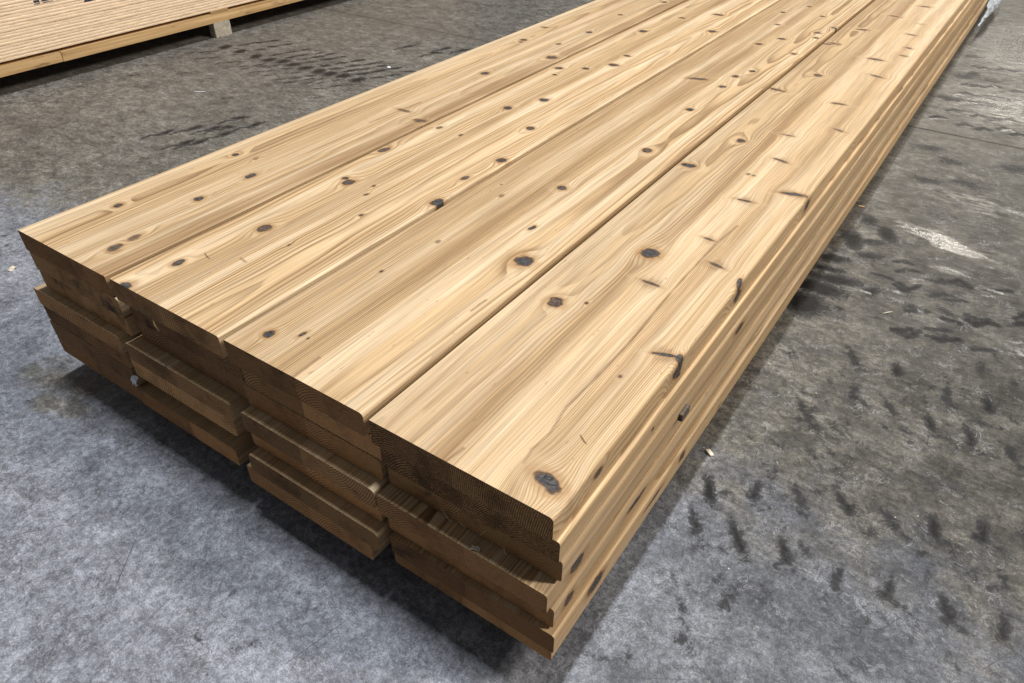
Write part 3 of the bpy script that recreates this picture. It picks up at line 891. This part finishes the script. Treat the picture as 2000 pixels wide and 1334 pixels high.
# lower ends of the stencilled characters: each a slanting bar (y at foot, lean, width, z of foot, z of top)
BARS = [(1.069, .030, .026, .3065, .42), (1.106, -.010, .044, .309, .325), (1.100, .030, .022, .318, .42), (1.136, .020, .022, .318, .42), (1.165, .0, .036, .3065, .322), (1.172, .02, .020, .318, .42),
        (1.278, .012, .052, .2785, .296), (1.300, .03, .026, .29, .42), (1.262, .03, .022, .30, .42), (1.705, .03, .03, .212, .34), (1.43, .03, .022, .30, .42), (1.50, .01, .05, .30, .317)]
for k in range(NPAN):
    z = PZ0 + k * (PT + .0002)
    jit = R2.uniform(-.0006, .0006)
    # a sheet whose long edge is slightly uneven
    edge = wob(ys_p, 900 + k, .0006, (.21, .09, .5)) + jit
    n_ = len(ys_p)
    V, F = [], []
    for (dz, inset) in ((0, .0004), (.0008, 0), (PT - .0008, 0), (PT, .0004)):
        V.append(np.stack([edge - inset, ys_p, np.full(n_, dz)], 1))
    V.append(np.stack([np.full(n_, -1.22), ys_p, np.full(n_, PT)], 1))
    V.append(np.stack([np.full(n_, -1.22), ys_p, np.full(n_, 0.0)], 1))
    V = np.concatenate(V)
    j = np.arange(n_ - 1)
    for s_ in range(6):
        a_, b_ = s_ * n_, ((s_ + 1) % 6) * n_
        F.append(np.stack([a_ + j, a_ + j + 1, b_ + j + 1, b_ + j], 1))
    # the two short ends, each as two quads
    for e in (0, n_ - 1):
        q6 = [s_ * n_ + e for s_ in range(6)]
        fs = [[q6[0], q6[1], q6[2], q6[3]], [q6[0], q6[3], q6[4], q6[5]]]
        F.append(np.array(fs if e == 0 else [f[::-1] for f in fs]))
    o = mesh_obj("strand_board_sheet", V, np.concatenate(F), M_OSB, loc=(BX, PY0, z))
    tag(o, "pale strand board sheet stacked in the panel bundle at the upper left", 'panel', 'strand board sheets of the panel bundle')
    for (y0, lean, wd, zf, zt) in BARS:
        zc = (z - PZ0) / SL + PZ0 / SL
        if zc + PT < zf or zc > zt:
            continue
        f0 = max(0.0, (zc - zf) / .11)
        ya = fy(y0 + lean * f0) + R2.uniform(-.002, .002)
        yb = ya + wd * SL + R2.uniform(-.003, .003)
        bm = bmesh.new()
        za, zb = (.0010 if zc > zf - .002 else .0060), PT - .0010
        prev = None
        for t in np.linspace(ya, yb, 10):
            xx = np.interp(t - PY0, ys_p, edge) + .0005
            cur = [bm.verts.new((xx, t - PY0, za + R2.uniform(0, .0016))), bm.verts.new((xx, t - PY0, zb - R2.uniform(0, .0016)))]
            if prev:
                bm.faces.new((prev[0], cur[0], cur[1], prev[1]))
            prev = cur
        bm_obj("stencil_stroke", bm, M_INK, parent=o)

GR = 'runner boards under the panel bundle'
YJ = fy(1.103)
o = bm_obj("runner_board", box_bm(.085, YJ - .001 - fy(.2), .0400, .0015, 3, .0007, 1), M_RUNNER, loc=(BX - .083, fy(.200), .0735 * SL))
tag(o, "stained runner board under the panel bundle, left of the butt joint", 'runner board', GR)
o = bm_obj("runner_board", box_bm(.087, 2.80, .0410, .0015, 3, .0007, 2), M_RUNNER, loc=(BX - .084, YJ + .001, .0730 * SL))
tag(o, "long runner board under the panel bundle resting on the pale block", 'runner board', GR)
for y in (.35, 1.879, 3.4):
    o = bm_obj("bearer_block", box_bm(.045, .096, .0730 * SL, .003, 2, .0006, int(y * 10)), M_BLOCK, loc=(BX - .042, fy(y), 0))
    if y == 1.879:
        tag(o, "weathered square block on the floor under the runner board", 'block')
    else:
        tag(o, "weathered block out of view under the panel bundle", 'block', 'hidden blocks under the panel bundle')
M_SPACER = plain_timber("brown_spacer", (.36, .235, .115), (.28, .175, .08), .3)
zs_ = .0730 * SL + .0412
o = bm_obj("spacer_block", box_bm(.08, .103, PZ0 - zs_ - .0003, .001), M_SPACER, loc=(BX - .076, fy(1.877), zs_))
tag(o, "flat brown spacer between the runner board and the sheets, above the block", 'spacer')
for y in (1.25, 3.4):
    o = bm_obj("spacer_block", box_bm(.06, .103, PZ0 - zs_ - .0003, .001), M_SPACER, loc=(BX - .090, fy(y), zs_))
    tag(o, "flat brown spacer set back in the dark gap under the sheets", 'spacer', 'set back spacers under the sheets')


# ------------------------------------------------------------------ small things
def crumpled(name, mat, size, seed, loc, rot, thick=.0006, n=7, amp=.25):
    r = random.Random(seed)
    bm = bmesh.new()
    bmesh.ops.create_grid(bm, x_segments=n, y_segments=n, size=.5)
    for v in bm.verts:
        v.co.x *= size[0]
        v.co.y *= size[1]
        v.co.z = r.uniform(-1, 1) * amp * min(size) * .5
        v.co.x += r.uniform(-.06, .06) * size[0]
        v.co.y += r.uniform(-.06, .06) * size[1]
    ret = bmesh.ops.solidify(bm, geom=bm.faces[:], thickness=thick)
    o = bm_obj(name, bm, mat, loc=loc)
    o.rotation_euler = rot
    return o


M_PLASTIC = simple("milky_plastic_film", (.62, .66, .70), .22, .6, .15, 40)
M_PAPER = simple("white_plastic_scrap", (.66, .68, .72), .4, .5, .2, 150)
# torn wrap hanging from the far end of the right side
r3 = random.Random(4)
bm = bmesh.new()
rows = []
yy = np.linspace(3.98, 4.75, 26)
for i, y in enumerate(yy):
    t = i / 25
    zt = STACK_TOP - .287 + .075 * min(1, t * 3.0) + r3.uniform(-.008, .008)
    zb = STACK_TOP - .299 - .02 * t + r3.uniform(-.006, .006)
    row = []
    for k in range(6):
        u = k / 5
        bulge = .010 + .035 * math.sin(math.pi * u) * min(1, t * 2.2) + r3.uniform(-.006, .006)
        row.append(bm.verts.new((1.172 + bulge, y + r3.uniform(-.008, .008), zb + (zt - zb) * u)))
    rows.append(row)
for a_, b_ in zip(rows[:-1], rows[1:]):
    for k in range(5):
        bm.faces.new((a_[k], b_[k], b_[k + 1], a_[k + 1]))
bmesh.ops.solidify(bm, geom=bm.faces[:], thickness=.0008)
tag(bm_obj("plastic_wrap", bm, M_PLASTIC), "torn shiny plastic wrap on the lower right side at the far end of the stack", 'plastic wrap')

tag(crumpled("plastic_scrap", M_PAPER, (.013, .024), 3, (.2545, -.0125, STACK_TOP - .231), (math.radians(80), .25, .15), .0008, 5, .5),
    "small crumpled white plastic scrap between the first and second column ends", 'scrap')

M_CHIP = simple("dry_wood_chip", (.52, .45, .36), .7, .25, .25, 200)
M_SLIV = simple("dark_sliver", (.16, .09, .04), .8, .2, .4, 300)
M_SPLINT = simple("pale_splinter", (.42, .27, .13), .8, .2, .3, 300)


def splinter(name, mat, a, b, w, seed):
    """a tapering, slightly bent sliver of wood from a to b"""
    r = random.Random(seed)
    a, b = Vector(a), Vector(b)
    d = (b - a)
    L = d.length
    d.normalize()
    s = d.cross(Vector((0, 0, 1)))
    s = s.normalized() if s.length > .1 else Vector((1, 0, 0))
    up = s.cross(d).normalized()
    bm = bmesh.new()
    rings = []
    for i in range(6):
        t = i / 5
        c = a + d * (L * t) + s * (math.sin(t * 3.1) * L * r.uniform(.03, .09)) + up * (math.sin(t * 3.1) * L * .03)
        ww = w * (.35 + .65 * math.sin(math.pi * min(.97, t * .8 + .12)))
        rings.append([bm.verts.new(c + s * ww * math.cos(q_) * .5 + up * ww * math.sin(q_) * .3) for q_ in (0.3, 1.9, 3.4, 5.0)])
    for p, q_ in zip(rings[:-1], rings[1:]):
        for k in range(4):
            bm.faces.new((p[k], p[(k + 1) % 4], q_[(k + 1) % 4], q_[k]))
    bm.faces.new(rings[0][::-1])
    bm.faces.new(rings[-1])
    return bm_obj(name, bm, mat)


tag(crumpled("wood_chip", M_CHIP, (.012, .019), 5, (fx(-.626), fy(.147), .0035), (.3, .2, .5), .0015, 3, .3), "pale chip on the bare floor left of the stack", 'chip')
tag(crumpled("wood_chip", M_CHIP, (.010, .015), 6, (fx(1.172), fy(.573), .0035), (.2, .3, 1.0), .0015, 3, .3), "pale chip on the floor at the shadow edge right of the stack", 'chip')
tag(splinter("wood_sliver", M_PAPER, (fx(-1.425), fy(1.305), .002), (fx(-1.385), fy(1.332), .002), .004, 1), "thin white sliver on the brown floor between bundle and stack", 'sliver')
tag(crumpled("paper_scrap", M_PAPER, (.015, .010), 8, (fx(-.97), fy(2.02), .004), (.2, .1, .4), .001, 3, .3), "white scrap on the floor beyond the tyre print behind the stack", 'scrap')
tag(splinter("wood_sliver", M_CHIP, (1.345, 1.215, .002), (1.362, 1.236, .002), .003, 2), "tiny pale sliver on the floor right of the stack by the scuffs", 'sliver')
tag(splinter("wood_sliver", M_SLIV, (1.111, .127, STACK_TOP + .0008), (1.126, .117, STACK_TOP + .0010), .0013, 3), "dark curled sliver on the front of the rightmost top board", 'sliver')
tag(splinter("wood_sliver", M_SLIV, (.352, .140, STACK_TOP + .0008), (.376, .132, STACK_TOP + .0010), .0012, 4), "short dark sliver between the two knots of the second top board", 'sliver')
tag(splinter("wood_splinter", M_SPLINT, (1.176, 1.600, STACK_TOP - .283), (1.190, 1.645, STACK_TOP - .305), .007, 5), "splinter hanging from the lower right edge of the stack", 'splinter')
for k, (x, z, dx, dz, w_) in enumerate([(.985, STACK_TOP - 0.0905, .022, -.012, .0016), (1.015, STACK_TOP - 0.0945, .014, -.003, .0020), (1.060, STACK_TOP - 0.0860, -.008, -.012, .0014), (1.086, STACK_TOP - 0.0965, .006, -.009, .0014)]):
    tag(splinter("wood_splinter", M_SPLINT, (x, -.006, z), (x + dx, -.010, z + dz), w_, 10 + k), "thin pale splinter clinging to the rough ends of the rightmost column", 'splinter', 'splinters on the rough board ends')
tag(splinter("wood_splinter", M_SPLINT, (.395, -.003, STACK_TOP - .038), (.407, -.006, STACK_TOP - .056), .003, 20), "pale splinter stuck on the dark end below the second top board", 'splinter')
tag(crumpled("wood_shaving", M_CHIP, (.012, .006), 9, (1.045, -.010, LZ[3] + LT[3] + .002), (.2, .1, .4), .0006, 3, .5), "curled shaving lying on the ledge board of the rightmost column", 'shaving')
